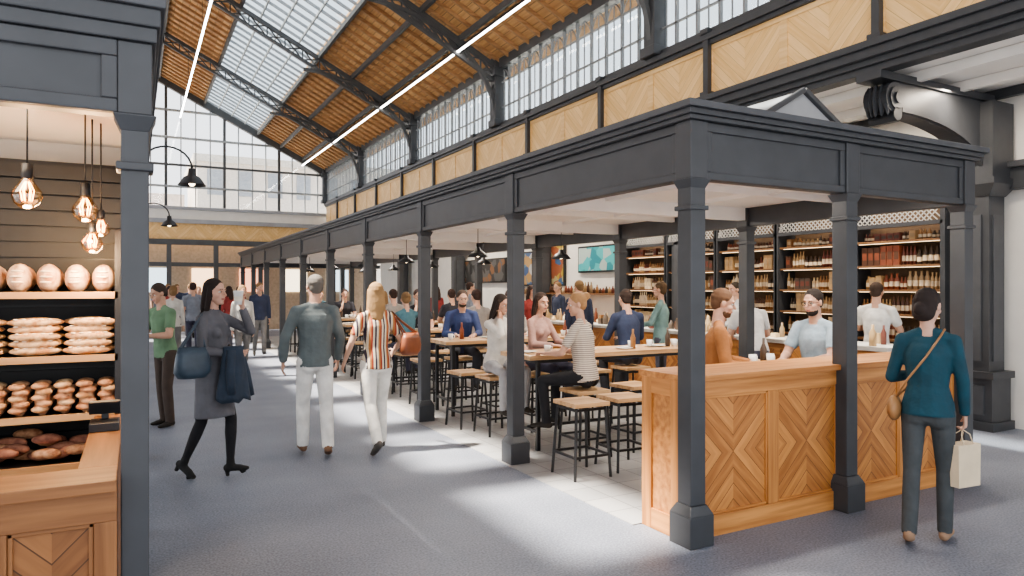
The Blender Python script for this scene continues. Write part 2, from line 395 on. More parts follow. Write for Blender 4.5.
def truss(y):
    mb=MB()
    for s in (1,-1):
        def X(x): return RX+s*x
        n=14; L=6.05
        mb.beam((X(0),y,RZ-.12),(X(L),y,zr(X(L))-.12),.10,.10,IRONT)
        low=[];up=[]
        for i in range(n+1):
            t=i/n; x=L*t; zl=zr(X(x))-.42
            up.append((X(x),y,zr(X(x))-.14)); low.append((X(x),y,zl))
        for i in range(n):
            mb.beam(low[i],low[i+1],.08,.06,IRONT)
            mb.beam(up[i],low[i+1],.03,.03,IRONT); mb.beam(low[i],up[i+1],.03,.03,IRONT); mb.beam(up[i],low[i],.03,.03,IRONT)
        arc=[]; m=12
        for i in range(m+1):
            a=i/m*math.pi/2
            arc.append((X(5.95-2.9*(1-math.cos(a))),y,5.25+2.0*math.sin(a)))
        for i in range(m):
            mb.beam(arc[i],arc[i+1],.09,.07,IRONT)
        for i in range(1,m):
            xx=arc[i][0]; top=(min(xx+s*.25,X(5.95)) if s>0 else max(xx+s*.25,X(5.95)),y,0); tz=zr(top[0])-.42
            mb.beam(arc[i],(top[0],y,tz),.03,.03,IRONT)
            if i<m-1: mb.beam(arc[i+1],(top[0],y,tz),.03,.03,IRONT)
    return mb
tm=truss(0).build('roof_truss',(0,TY[0],0))
for y in TY[1:6]: inst(tm,(0,y,0))
def slab(mb,xa,xb,ya,yb,o,t,m):
    za,zb=zr(xa)+o,zr(xb)+o
    if xa>xb: xa,xb,za,zb=xb,xa,zb,za
    mb.hexa([(xa,ya,za),(xb,ya,zb),(xb,yb,zb),(xa,yb,za),(xa,ya,za+t),(xb,ya,zb+t),(xb,yb,zb+t),(xa,yb,za+t)],m)
mb=MB()
slab(mb,.75,2.3,-3,EY,0.05,.06,ROOFW); slab(mb,4.2,7.2,-3,EY,.05,.06,ROOFW)
y=-3
while y<EY:
    for xa,xb in ((.75,2.3),(4.2,6.8)): slab(mb,xa,xb,y-.025,y+.025,-.03,.08,SLAT)
    y+=.425
for x in (2.3,4.2,5.05,5.9): mb.beam((x,-3,zr(x)-.06),(x,EY,zr(x)-.06),.07,.12,IRONT)
mb.beam((RX,-3,RZ-.05),(RX,EY,RZ-.05),.12,.2,IRON)
def sun_slots(xa,xb,openlen,gap,phase):  # gaps in the unseen left slope, shaped to throw sun patches on the floor
    y=-3+phase; prev=-3
    while y<EY:
        slab(mb,xa,xb,prev,min(y,EY),.05,.06,ROOFW); prev=y+openlen; y+=openlen+gap
    if prev<EY: slab(mb,xa,xb,prev,EY,.05,.06,ROOFW)
slab(mb,RX,-1.3,-3,EY,.05,.06,ROOFW)
sun_slots(-2.1,-1.3,1.6,.8,.3)
slab(mb,-2.1,-2.75,-3,EY,.05,.06,ROOFW)
sun_slots(-3.7,-2.75,1.7,.75,.6)
slab(mb,-3.7,-5.7,-3,EY,.05,.06,ROOFW)
mb.build('roof')
mb=MB(); slab(mb,2.3,4.2,-3,EY,.07,.01,RGLASS)
y=-3
while y<EY:
    slab(mb,2.3,4.2,y-.018,y+.018,.0,.07,WFL); y+=.425
for x in (2.78,3.25,3.72): mb.beam((x,-3,zr(x)+.03),(x,EY,zr(x)+.03),.035,.06,WFL)
mb.build('rooflight_glazing')
STR=emis('strip_light',(1,.96,.90),14)
for x,z in ((5.83,6.5),(1.46,7.9)):
    mb=MB(); mb.box(x-.03,x+.03,-1,EY-.3,z,z+.05,BLACK); mb.box(x-.022,x+.022,-1,EY-.3,z-.015,z,STR)
    for y in TY[1:6]: mb.tube([(x,y+.5,z+.05),(x,y+.5,zr(x))],.006,BLACK,5)
    mb.build('strip_light')
mb=MB(); mb.box(9.12,9.27,-3,EY,0,5.0,CREAM); mb.build('wall_right')
mb=MB(); mb.box(GX+.16,9.11,-3,EY-.2,3.97,4.05,WHITE)
mb.build('ceiling_gallery')
mb=MB()
for x in (8.9,8.2,7.4): mb.box(x-.04,x+.04,-3,EY-.2,3.86,3.965,IRON if x>8.5 else WHITE)
mb.box(8.98,9.11,-3,EY-.2,2.80,3.05,IRON); mb.box(8.92,9.11,-3,EY-.2,3.05,3.12,IRON)
mb.build('trim_1')
def pilaster():
    mb=MB(); x=8.84
    mb.cbox(x,0,.46,.50,0,.10,IRON); mb.cbox(x,0,.40,.44,.10,.60,IRON); mb.cbox(x,0,.46,.50,.60,.68,IRON); mb.box(x-.22,x-.20,-.14,.14,.18,.52,IRONL)
    mb.cbox(x,0,.32,.34,.68,2.72,IRON); mb.box(x-.18,x-.16,-.09,.09,.8,2.5,IRONL); mb.box(x-.1,x+.1,-.19,-.17,.8,2.5,IRONL)
    mb.cbox(x,0,.34,.36,2.72,2.85,IRON,.5,.54); mb.cbox(x,0,.5,.54,2.85,2.92,IRON); mb.cbox(x,0,.44,.48,2.92,3.8,IRON)
    n=10; prof=[]
    for i in range(n+1):
        t=i/n; xx=8.7-t*1.58; zz=2.95+.58*(1-(1-t)**2)**.5*.95
        prof.append((xx,zz))
    for i in range(n):
        (xa,za),(xb,zb)=prof[i],prof[i+1]
        mb.hexa([(xa,-.1,za),(xb,-.1,zb),(xb,.1,zb),(xa,.1,za),(xa,-.1,3.82),(xb,-.1,3.82),(xb,.1,3.82),(xa,.1,3.82)],IRON)
        mb.beam((xa,-.115,za+.03),(xb,-.115,zb+.03),.04,.05,IRON)
    mb.box(6.75,8.9,-.14,.14,3.82,3.9,IRON)
    for rr,ww in ((.17,.26),(.12,.30),(.06,.34)):
        mb.tube([(7.02,-ww/2,3.64),(7.02,ww/2,3.64)],rr,IRON,18)
    mb.tube([(7.02,-.15,3.47),(7.02,.15,3.47)],.07,IRON,12)
    for k in range(5):
        mb.ell((6.87+.02*abs(k-2),(k-2)*.055,3.62),(.05,.022,.17),IRONL,n=8,k=6)
    return mb
pm=pilaster().build('pilaster_bracket',(0,4.7,0),bevel=.006)
for k in range(1,5): inst(pm,(0,4.7+5.1*k,0))
# ------------------------------------------------------------------ goods shelving
SHW=wood('goods_shelf_wood',(.13,.06,.026),(.26,.14,.065),'y')
GC=[flat('goods_%d'%i,c,.5) for i,c in enumerate([(.62,.47,.28),(.42,.27,.13),(.15,.045,.03),(.10,.045,.025),(.32,.16,.06),(.70,.58,.42),(.33,.23,.13),(.08,.055,.04),(.24,.07,.035),(.52,.36,.20)])]
bay=1.27
MESHW=flat('lattice_white',(.5,.5,.48),.5)
SBK=flat('shelf_back',(.13,.08,.045),.7)
LED=emis('shelf_led',(1,.72,.42),2.5)
for k in range(5):
    y0=5.05+k*bay; y1=y0+bay-.06; mb=MB()
    mb.box(9.04,9.1,y0,y1,0,2.75,SBK)
    for y in (y0-.03,y1-.0): mb.box(8.66,9.1,y,y+.06,0,2.75,IRON)
    for z in (.0,.5,.95,1.28,1.6,1.92,2.24):
        mb.box(8.70,9.1,y0,y1,z,z+.03,SHW)
        if z>1: mb.box(8.722,8.735,y0+.05,y1-.05,z-.006,z-.0005,LED)
    mb.box(8.66,8.70,y0,y1,2.70,2.78,IRON); mb.box(8.66,8.73,y0,y1,2.44,2.49,IRON)
    q=y0
    while q<y1-.05:
        mb.beam((8.68,q,2.49),(8.68,min(q+.2,y1),2.49+.2*min(1,(y1-q)/.2)),.008,.012,MESHW); mb.beam((8.68,q+.2 if q+.2<y1 else y1,2.49),(8.68,q,2.70),.008,.012,MESHW); q+=.07
    mb.build('goods_shelving')
    g=MB()
    for z in (.53,.98,1.31,1.63,1.95,2.27):
        q=y0+.04
        while q<y1-.1:
            w=random.choice((.05,.06,.075,.09)); h=random.uniform(.16,.26) if z<2.2 else random.uniform(.1,.15)
            c=random.choice([GC[0],GC[1],GC[5],GC[9],GC[6],GC[4],GC[1],GC[8],GC[3],GC[7]]) if z<1.9 else random.choice([GC[2],GC[3],GC[4],GC[8],GC[1],GC[7]])
            rep=random.randint(1,4)
            for _ in range(rep):
                if q+w>y1-.03: break
                if w<.08:
                    r=w/2-.004; g.lathe((8.82,q+w/2,z),[(0,0),(r,0),(r,h*.65),(r*.45,h*.8),(r*.45,h),(0,h)],c,8)
                    g.lathe((8.82,q+w/2,z+h*.2),[(r+.001,0),(r+.001,h*.3)],GC[5],8)
                else:
                    g.box(8.76,8.92,q,q+w-.008,z,z+h,c); g.box(8.758,8.76,q+.01,q+w-.02,z+h*.3,z+h*.7,GC[(GC.index(c)+5)%10])
                q+=w
    g.build('packaged_goods')
mb=MB(); mb.box(7.35,7.85,4.9,14,0,.94,OAKY); mb.box(7.28,7.9,4.85,14.05,.94,.99,flat('marble_top',(.55,.52,.48),.3))
for i in range(12): mb.panel((7.345,4.9+.75*(i+1)-.05,.12),(0,-1,0),.65,.74,CHEV)
mb.build('bar_counter',bevel=.004)
g=MB()
for i in range(70):
    y=random.uniform(5,13.9);x=random.uniform(7.4,7.8);r=random.uniform(.025,.05);h=random.uniform(.08,.28);c=random.choice(GC)
    if i%3: g.lathe((x,y,.99),[(0,0),(r,0),(r,h*.6),(r*.4,h*.8),(r*.4,h),(0,h)],c,10)
    else: g.box(x-r,x+r,y-r,y+r,.99,.99+h*.7,c)
g.build('bar_bottles_and_jars')
def poster(name,y0,y1,z0,z1,cols):
    mb=MB(); mb.box(9.04,9.1,y0,y1,z0,z1,BLACK); n=len(cols)
    m,nt,b=base(name+'_print',.5); v=nt.nodes.new('ShaderNodeTexVoronoi'); v.inputs['Scale'].default_value=5; nt.links.new(ocoord(nt),v.inputs['Vector'])
    r=nt.nodes.new('ShaderNodeValToRGB'); r.color_ramp.interpolation='CONSTANT'
    for i,c in enumerate(cols):
        e=r.color_ramp.elements[i] if i<2 else r.color_ramp.elements.new(i/n)
        e.position=i/n; e.color=(*c,1)
    nt.links.new(v.outputs['Color'],r.inputs[0]); nt.links.new(r.outputs[0],b.inputs['Base Color'])
    mb.box(9.03,9.04,y0+.04,y1-.04,z0+.04,z1-.04,m); mb.build(name)
poster('menu_board',12.0,13.6,2.0,2.6,[(.05,.35,.38),(.08,.45,.48),(.4,.5,.48),(.03,.25,.3)])
poster('poster',14.2,15.3,1.7,2.7,[(.45,.33,.06),(.05,.12,.25),(.3,.1,.05),(.4,.36,.2)])
poster('poster',15.7,16.6,1.7,2.6,[(.05,.10,.22),(.1,.2,.3),(.4,.25,.1),(.4,.4,.4)])
poster('menu_board',17.2,20,1.8,2.5,[(.02,.02,.02),(.1,.1,.1),(.04,.04,.04),(.2,.1,.05)])
mb=MB(); mb.box(8.6,9.1,11.5,16.5,0,.95,DSLAT); mb.box(8.55,9.1,11.45,16.55,.95,1.0,TOPW); mb.box(8.85,9.1,11.6,16.4,1.5,1.54,SHW)
for i in range(40):
    y=11.7+i*.115; h=random.uniform(.1,.25); mb.lathe((8.97,y,1.54),[(0,0),(.035,0),(.035,h*.6),(.015,h*.8),(.015,h),(0,h)],random.choice(GC),8)
mb.build('back_bar')

# ------------------------------------------------------------------ end wall
mb=MB()
mb.box(-5.3,9.1,EY,EY+.15,3.45,4.05,PALEY)
for i in range(12): mb.panel((-5.2+1.2*i,EY-.01,3.5),(1,0,0),1.1,.46,CHEVL)
mb.box(-5.3,9.1,EY-.12,EY+.15,4.05,4.2,ZINC); mb.box(-5.3,9.1,EY-.05,EY+.15,4.2,4.55,CREAM); mb.box(-5.3,9.1,EY-.15,EY+.15,4.55,4.66,ZINC)
mb.box(-5.3,9.1,EY-.1,EY+.15,3.25,3.45,IRONT)
x=-5.3
while x<9.0:
    mb.cbox(x,EY,.16,.25,0,3.25,IRONT); x+=1.6
mb.box(-5.3,9.1,EY+.6,EY+.7,0,3.3,flat('shop_back',(.55,.42,.30),.6))
mb.box(-5.3,9.1,EY-.04,EY+.04,2.45,2.6,IRONT)
for i in range(8): mb.box(-4.9+i*1.7,-4.0+i*1.7,EY+.55,EY+.6,1.5,2.4,emis('shop_light_%d'%i,[(1,.65,.38),(.8,.35,.2),(1,.85,.6),(.5,.6,.65)][i%4],1.8))
mb.build('wall_end')
mb=MB()
x=-5.0; i=0
while x<6.8:
    mb.box(x-(.02 if i%4 else .05),x+(.02 if i%4 else .05),EY-.03,EY+.05,4.68,zr(x),WFL if i%4 else IRONT); x+=.5; i+=1
for z in (5.4,6.2,7.2,8.2):
    hw=min(6.05,(RZ-z)*2)
    mb.box(RX-hw,RX+hw,EY-.05,EY+.06,z-.04,z+.04,IRONT if z==6.2 else WFL)
for s in (1,-1): mb.beam((RX,EY,RZ-.1),(RX+s*6.05,EY,6.3),.2,.25,IRONT)
n=len(mb.v); mb.v+=[(-5.3,EY+.08,4.68),(6.8,EY+.08,4.68),(6.8,EY+.08,6.4),(RX,EY+.08,RZ),(-5.3,EY+.08,6.4)]; mb.face([n,n+1,n+2,n+3,n+4],GLASS)
mb.build('window_3')
mb=MB(); BR=flat('exterior_stone',(.66,.60,.54),.9); DK=flat('exterior_window',(.3,.32,.35),.3)
mb.box(3,16,42,50,0,8.6,BR); mb.box(2.8,16.2,41.8,50.2,8.6,9.0,flat('exterior_cornice',(.6,.56,.5),.8))
mb.box(-12,2.6,46,52,0,7.2,flat('exterior_brick',(.60,.52,.47),.9))
for i in range(8):
    for z in (4.6,6.8): mb.box(3.5+i*1.6,4.3+i*1.6,41.95,42.0,z,z+1.4,DK)
    mb.box(-11+i*1.7,-10.1+i*1.7,45.95,46,5.2,6.5,DK)
mb.build('neighbouring_building')
mb=MB()
for y in TY: mb.cbox(-5.3,y,.24,.24,0,6.4,IRON)
mb.box(-5.4,-5.2,-3,EY,4.1,4.9,PALEY); mb.box(-5.45,-5.15,-3,EY,3.9,4.1,IRON); mb.box(-5.4,-5.2,-3,EY,6.25,6.45,IRON)
mb.build('wall_left')

# ------------------------------------------------------------------ tables & stools
def table(L,name='high_table'):
    mb=MB(); W=.66; h=.97
    for i in range(4): mb.box(-L/2,L/2,-W/2+i*W/4+.003,-W/2+(i+1)*W/4-.003,h-.045,h,TOPW)
    for x in (-L/2+.12,L/2-.12):
        for y in (-W/2+.06,W/2-.06): mb.cbox(x,y,.04,.04,0,h-.045,BLACK)
        mb.box(x-.02,x+.02,-W/2+.06,W/2-.06,h-.085,h-.045,BLACK); mb.box(x-.015,x+.015,-W/2+.06,W/2-.06,.18,.21,BLACK)
    for y in (-W/2+.06,W/2-.06): mb.box(-L/2+.1,L/2-.1,y-.015,y+.015,h-.08,h-.045,BLACK)
    mb.box(-L/2+.1,L/2-.1,-.015,.015,.18,.21,BLACK)
    return mb
TBY=[6.4,8.55,10.9,13.3,15.7,18.1]
t0=table(2.3).build('high_table',(4.62,TBY[0],0),bevel=.003)
for y in TBY[1:]: inst(t0,(4.62,y,0))
t1=table(.55).build('high_table',(4.98,4.5,0))
def stool():
    mb=MB(); h=.66; mb.box(-.18,.18,-.18,.18,h-.035,h,TOPW)
    for sx in (-1,1):
        for sy in (-1,1): mb.beam((sx*.15,sy*.15,h-.035),(sx*.185,sy*.185,0),.022,.022,BLACK)
    for z in (.2,h-.06):
        k=.185-.035*z/h
        for sx in (-1,1): mb.box(sx*k-.009,sx*k+.009,-k,k,z-.01,z+.01,BLACK); mb.box(-k,k,sx*k-.009,sx*k+.009,z-.01,z+.01,BLACK)
    mb.box(-.01,.01,-.15,.15,h-.07,h-.05,BLACK)
    return mb
SP=[(3.47,5.17),(3.97,5.22),(3.9,5.75),(4.55,5.8),(5.2,5.8),(3.62,7.12),(4.16,7.12),(4.9,7.1),(5.55,7.15),(3.5,7.65),(4.05,7.85),(4.7,7.8),(5.4,7.85),(3.6,9.25),(4.12,9.22),(4.9,9.25),(4.36,4.46),(5.6,4.4)]
for Y in TBY[2:]:
    for x in (3.7,4.3,4.9,5.5): SP+= [(x,Y-.62),(x,Y+.62)]
s0=stool().build('bar_stool',(SP[0][0],SP[0][1],0))
for p in SP[1:]: inst(s0,(p[0],p[1],0),random.uniform(-.1,.1))
CER=flat('ceramic',(.85,.84,.82),.25); 
def cup(mb,x,y,z,m=CER,s=1):
    mb.lathe((x,y,z),[(0,.002),(.028*s,0),(.036*s,.08*s),(.033*s,.08*s),(.026*s,.008),(0,.008)],m,14)
    mb.tube([(x+.033*s,y,z+.065*s),(x+.055*s,y,z+.06*s),(x+.055*s,y,z+.03*s),(x+.03*s,y,z+.02*s)],.005,m,6)
mb=MB()
for Y in TBY:
    for i in range(7):
        x=random.uniform(3.6,5.6);y=Y+random.uniform(-.1,.1); cup(mb,x,y,.97)
        x=random.uniform(3.6,5.6);y=Y+random.uniform(-.1,.1); mb.lathe((x,y,.97),[(0,.004),(.06,.004),(.1,.015),(.1,.018),(.06,.008),(0,.008)],CER,18)
    for i in range(3):
        x=random.uniform(3.6,5.6);y=Y+random.uniform(-.1,.1); mb.lathe((x,y,.97),[(0,0),(.03,0),(.03,.12),(.012,.17),(.012,.22),(0,.22)],GC[random.choice((4,7,8))],12)
mb.build('tableware')
mb=MB(); 
for i in range(4): cup(mb,4.80+.11*i,4.45+.1*(i%2),.97)
mb.lathe((5.1,4.6,.97),[(0,0),(.03,0),(.03,.12),(.012,.17),(.012,.22),(0,.22)],GC[7],12)
mb.build('coffee_cups')
def dome():
    mb=MB(); mb.tube([(0,0,.12),(0,0,.46)],.005,BLACK,6); mb.lathe((0,0,0),[(0,.13),(.03,.13),(.035,.09),(.09,.06),(.14,0),(.135,0),(.08,.05),(0,.07)],BLACK,20)
    mb.ell((0,0,.03),(.03,.03,.03),WARM,n=10,k=6); return mb
WARM=emis('warm_bulb',(1,.75,.45),8)
d0=dome().build('pendant_lamp',(4.0,8.4,2.06))
for Y in TBY[2:]: inst(d0,(3.9,Y,2.06)); inst(d0,(5.3,Y,2.06))
inst(d0,(5.3,8.4,2.06))

# ------------------------------------------------------------------ PEOPLE
def V(*a): return np.array(a,float)
def nrm(v): v=np.array(v,float); return v/np.linalg.norm(v)
def ik(S,T,l1,l2,pole):
    d=T-S; L=min(np.linalg.norm(d),(l1+l2)*.995); u=nrm(d); a=(l1*l1-l2*l2+L*L)/(2*L); hgt=math.sqrt(max(1e-6,l1*l1-a*a))
    p=np.array(pole,float); p=nrm(p-u*p.dot(u)); E=S+u*a+p*hgt; Wp=S+u*L
    return nrm(E-S),nrm(Wp-E)
def frame(a,b,side):
    ax=b-a; L=np.linalg.norm(ax)
    ax=V(0,0,1) if L<1e-6 else ax/L
    s=np.array(side,float); s=s-ax*s.dot(ax)
    if np.linalg.norm(s)<1e-3: s=V(0,1,0)-ax*ax[1]
    s=s/np.linalg.norm(s); return ax,s,np.cross(ax,s)
def SEG(a,b,ra,rb,lab,side=(1,0,0),ca=None,cb=None):
    a=np.array(a,float);b=np.array(b,float)
    ra=(ra,ra) if np.isscalar(ra) else ra; rb=(rb,rb) if np.isscalar(rb) else rb
    return dict(a=a,b=b,ra=ra,rb=rb,lab=lab,fr=frame(a,b,side),ca=min(ra) if ca is None else ca,cb=min(rb) if cb is None else cb)
def segmesh(p,n=14):
    ax,s,f=p['fr']; vs=[];
    st=[]
    for ang in (80,55,28,0): st.append((p['a']-ax*p['ca']*math.sin(math.radians(ang)),math.cos(math.radians(ang)),p['ra']))
    for ang in (0,28,55,80): st.append((p['b']+ax*p['cb']*math.sin(math.radians(ang)),math.cos(math.radians(ang)),p['rb']))
    th=np.arange(n)*2*math.pi/n
    for c,k,r in st:
        vs.append(c+np.outer(np.cos(th)*r[0]*k,s)+np.outer(np.sin(th)*r[1]*k,f))
    v=np.vstack(vs); fs=[]
    for i in range(len(st)-1):
        for k in range(n): fs.append((i*n+k,i*n+(k+1)%n,(i+1)*n+(k+1)%n,(i+1)*n+k))
    fs.append(tuple(range(n))[::-1]); e=(len(st)-1)*n; fs.append(tuple(e+k for k in range(n)))
    return v,fs
def sdist(p,P):
    ax,s,f=p['fr']; ab=p['b']-p['a']; L2=ab.dot(ab); rel=P-p['a']
    t=np.clip(rel@ab/L2,0,1) if L2>1e-10 else np.zeros(len(P))
    v=rel-np.outer(t,ab); rx=p['ra'][0]*(1-t)+p['rb'][0]*t; ry=p['ra'][1]*(1-t)+p['rb'][1]*t
    va=v@ax; rm=np.where(va<0,p['ca'],p['cb'])+1e-4
    k=np.sqrt((v@s/rx)**2+(v@f/ry)**2+(va/rm)**2)
    return (k-1)*np.minimum(rx,ry)
def remesh(prims,vox,it):
    vs=[];fs=[];o=0
    for p in prims:
        v,f=segmesh(p); vs.append(v); fs+=[tuple(i+o for i in q) for q in f]; o+=len(v)
    me=bpy.data.meshes.new('tmp'); me.from_pydata(np.vstack(vs).tolist(),[],fs); ob=bpy.data.objects.new('tmp',me); sc.collection.objects.link(ob)
    r=ob.modifiers.new('r','REMESH'); r.mode='VOXEL'; r.voxel_size=vox
    if it: q=ob.modifiers.new('s','SMOOTH'); q.factor=.5; q.iterations=it
    dg=bpy.context.evaluated_depsgraph_get(); m2=bpy.data.meshes.new_from_object(ob.evaluated_get(dg))
    n=len(m2.vertices); co=np.empty(n*3); m2.vertices.foreach_get('co',co); co=co.reshape(-1,3)
    polys=[tuple(p.vertices) for p in m2.polygons]
    cen=np.empty(len(m2.polygons)*3); m2.polygons.foreach_get('center',cen); cen=cen.reshape(-1,3)
    D=np.stack([sdist(p,cen) for p in prims]); lab=[prims[i]['lab'] for i in D.argmin(0)]
    bpy.data.objects.remove(ob); bpy.data.meshes.remove(me); bpy.data.meshes.remove(m2)
    return co,polys,lab
def hand(P,w,f,t,n,curl,s):
    f=nrm(f); t=nrm(np.array(t)-f*np.dot(t,f)); n0=np.cross(f,t); n=n0 if np.dot(n0,n)>0 else -n0
    P.append(SEG(w-f*.03*s,w+f*.03*s,(.026*s,.02*s),(.034*s,.016*s),'skin',side=t))
    P.append(SEG(w+f*.03*s,w+f*.085*s,(.034*s,.016*s),(.040*s,.013*s),'skin',side=t))
    for k,(o,l) in enumerate(((.031,.068),(.0105,.077),(-.0105,.071),(-.031,.055))):
        a=w+f*.085*s+t*o*s; 
        c=curl*(.8+.12*k)
        d1=f*math.cos(c*.6)+n*math.sin(c*.6); d2=f*math.cos(c*1.5)+n*math.sin(c*1.5); d3=f*math.cos(c*2.2)+n*math.sin(c*2.2)
        d1=nrm(d1+t*o*2.2)
        b=a+d1*l*.45*s; cc=b+d2*l*.32*s; e=cc+d3*l*.23*s
        P+= [SEG(a-f*.02*s,b,.0085*s,.008*s,'skin'),SEG(b,cc,.008*s,.0075*s,'skin'),SEG(cc,e,.0075*s,.0065*s,'skin')]
    a=w+f*.02*s+t*.022*s; b=a+nrm(f*.7+t*.75+n*.25)*.042*s; c=b+nrm(f*.95+t*.25+n*(.25+curl*.4))*.036*s
    P+= [SEG(a,b,.013*s,.0105*s,'skin'),SEG(b,c,.0105*s,.008*s,'skin')]
SKIN={}
def skinm(c):
    if c not in SKIN:
        m=flat('skin_%d'%len(SKIN),c,.5,0,.06,20); m.node_tree.nodes['Principled BSDF'].inputs['Subsurface Weight'].default_value=.05; SKIN[c]=m
    return SKIN[c]
LIGHT=(.58,.34,.24); TAN=(.45,.26,.17)
EYEW=flat('eye_white',(.6,.58,.55),.3); EYED=flat('iris',(.05,.03,.02),.2)
def person(name,loc,face,h=1.75,sex='m',pose=None,fit=None,vox=.011,seat=None):
    pose=pose or {}; fit=fit or {}; s=h/1.75; m=sex=='m'
    P=[];H=[];X=[]
    lean=math.radians(pose.get('lean',0)); up=V(0,math.sin(lean),math.cos(lean)); fw=V(0,math.cos(lean),-math.sin(lean)); xr=V(1,0,0)
    P0=V(0,0,.93)
    def pt(hh,f=0,x=0): return P0+up*hh+fw*f+xr*x
    sw=.178 if m else .155
    bt='bottom'; tp='top'
    pw=.150 if m else .152
    P.append(SEG(pt(-.07),pt(.03),(pw-.01,.105),(pw,.105),bt,ca=.06))
    for sx in (-1,1): P.append(SEG(pt(-.07,-.035,sx*.07),pt(-.02,-.032,sx*.065),.076,.075,bt))
    ww=.138 if m else .113; cw=.165 if m else .14
    ease=fit.get('ease',.008); hem=fit.get('hem',-.07)
    P.append(SEG(pt(hem,-.008),pt(.03,-.006),(pw+.016,.126),(pw+.010,.120),tp,ca=.01))
    P.append(SEG(pt(.03,-.006),pt(.15),(pw+.010,.120),(ww+ease,.098+ease),tp))
    P.append(SEG(pt(.15),pt(.37),(ww+ease,.098+ease),(cw+ease,.112+ease),tp))
    P.append(SEG(pt(.37),pt(.475,-.01),(cw+ease,.112+ease),(cw-.03,.075),tp,cb=.03))
    if not m:
        for sx in (-1,1): P.append(SEG(pt(.35,.065,sx*.065),pt(.34,.075,sx*.065),.050,.053,tp))
    for sx in (-1,1):
        P.append(SEG(pt(.475,-.005,sx*(sw-.02)),pt(.515,-.01,sx*.05),.048 if m else .04,.042,tp))
    hy=math.radians(pose.get('hyaw',0)); hpch=math.radians(pose.get('hpitch',0))
    R=np.array(Matrix.Rotation(-hy,3,'Z')@Matrix.Rotation(hpch,3,'X')) 
    HC=pt(.70,.022)
    def hp(x,y,z): return HC+R@V(x,y,z)
    hs=R@V(1,0,0)
    sk='skin'
    P.append(SEG(pt(.50,-.01),hp(0,-.015,-.05),(.056 if m else .045,)*2,(.056 if m else .046,)*2,sk))
    def EL(c,r,lab,L=H): L.append(SEG(hp(c[0],c[1],c[2]-.0005),hp(c[0],c[1],c[2]+.0005),(r[0],r[1]),(r[0],r[1]),lab,side=hs,ca=r[2],cb=r[2]))
    EL((0,-.012,.03),(.074,.093,.09),sk); EL((0,.025,-.04),(.055,.06,.072),sk); EL((0,.062,-.092),(.022,.02,.018),fit.get('jaw',sk))
    H.append(SEG(hp(0,.082,.015),hp(0,.104,-.022),.008,.0115,sk)); H.append(SEG(hp(-.034,.074,.028),hp(.034,.074,.028),.012,.012,sk))
    H.append(SEG(hp(-.017,.083,-.056),hp(.017,.083,-.056),.007,.007,'lip'))
    for sx in (-1,1):
        EL((sx*.076,-.005,-.002),(.010,.018,.030),sk); EL((sx*.038,.05,-.025),(.022,.03,.022),sk)
    if fit.get('jaw'): EL((0,.020,-.078),(.056,.060,.045),'hair')
    hair=fit.get('hairstyle','short')
    if hair!='bald':
        EL((0,-.024,.046),(.082,.095,.086),'hair'); EL((0,-.05,.0),(.07,.058,.07),'hair')
    if hair in('long',):
        H.append(SEG(hp(0,-.055,.03),hp(0,-.075,-.12),(.084,.055),(.092,.045),'hair',side=hs)); H.append(SEG(hp(0,-.075,-.12),hp(0,-.100,-.25),(.092,.045),(.06,.025),'hair',side=hs))
        for sx in (-1,1): H.append(SEG(hp(sx*.066,.0,.04),hp(sx*.078,-.03,-.16),.024,.022,'hair'))
    if hair=='bun':
        EL((0,-.115,.07),(.042,.042,.042),'hair')
    if hair=='pony':
        H.append(SEG(hp(0,-.10,.04),hp(0,-.145,-.03),.03,.03,'hair')); H.append(SEG(hp(0,-.145,-.03),hp(0,-.14,-.17),.03,.014,'hair'))
    if hair=='bob':
        H.append(SEG(hp(0,-.045,.03),hp(0,-.055,-.06),(.086,.062),(.078,.052),'hair',side=hs)); EL((0,-.10,-.03),(.045,.04,.05),'hair')
    for sx in (-1,1):
        EL((sx*.031,.069,.006),(.0130,.0125,.007),'eyew',X); EL((sx*.031,.0800,.006),(.0058,.003,.0062),'eyed',X)
        X.append(SEG(hp(sx*.017,.0855,.029),hp(sx*.045,.079,.030),.0032,.003,'hair'))
    if fit.get('glasses'):
        for sx in (-1,1):
            pts=[hp(sx*.032+.022*math.cos(a),.094,.005+.018*math.sin(a)) for a in np.linspace(0,2*math.pi,9)]
            for i in range(8): X.append(SEG(pts[i],pts[i+1],.002,.002,'eyed'))
            X.append(SEG(hp(sx*.054,.09,.008),hp(sx*.08,-.0,.01),.002,.002,'eyed'))
    dzs=None if seat is None else seat-(.93-.07-.085)*s
    HND=[]
    arms=pose.get('arms',{}); W={}
    for sd,sx in (('R',1),('L',-1)):
        a_=arms.get(sd,((sx*.14,-.05,-1),(sx*.02,.22,-1),{}))
        ua,fa,opt=a_; S=pt(.465,-.005,sx*sw)
        if ua=='ik':
            T=np.array(fa,float)
            if opt.get('wz') is not None: T[2]=(opt['wz']-(dzs or 0))/s
            ua,fa=ik(S,T,.285,.245,opt.get('pole',(sx*.6,-.3,-1)))
        ua=nrm(ua);fa=nrm(fa); E=S+ua*.285; Wr=E+fa*.245
        hd=nrm(opt.get('hdir',fa)); pn=np.array(opt.get('palm',(-sx,0,0)),float); W[sd]=(S,E,Wr,hd,nrm(pn))
        a0,a1,a2=((.054,.045,.031) if m else (.044,.037,.026)); e2=.006
        long=fit.get('sleeve','long')=='long'
        P.append(SEG(S,E if long else S+ua*.20,a0+e2,(a1 if long else a1+.008)+e2,tp,cb=None if long else .008))
        if not long: P.append(SEG(S,E,a0-.006,a1-.003,sk))
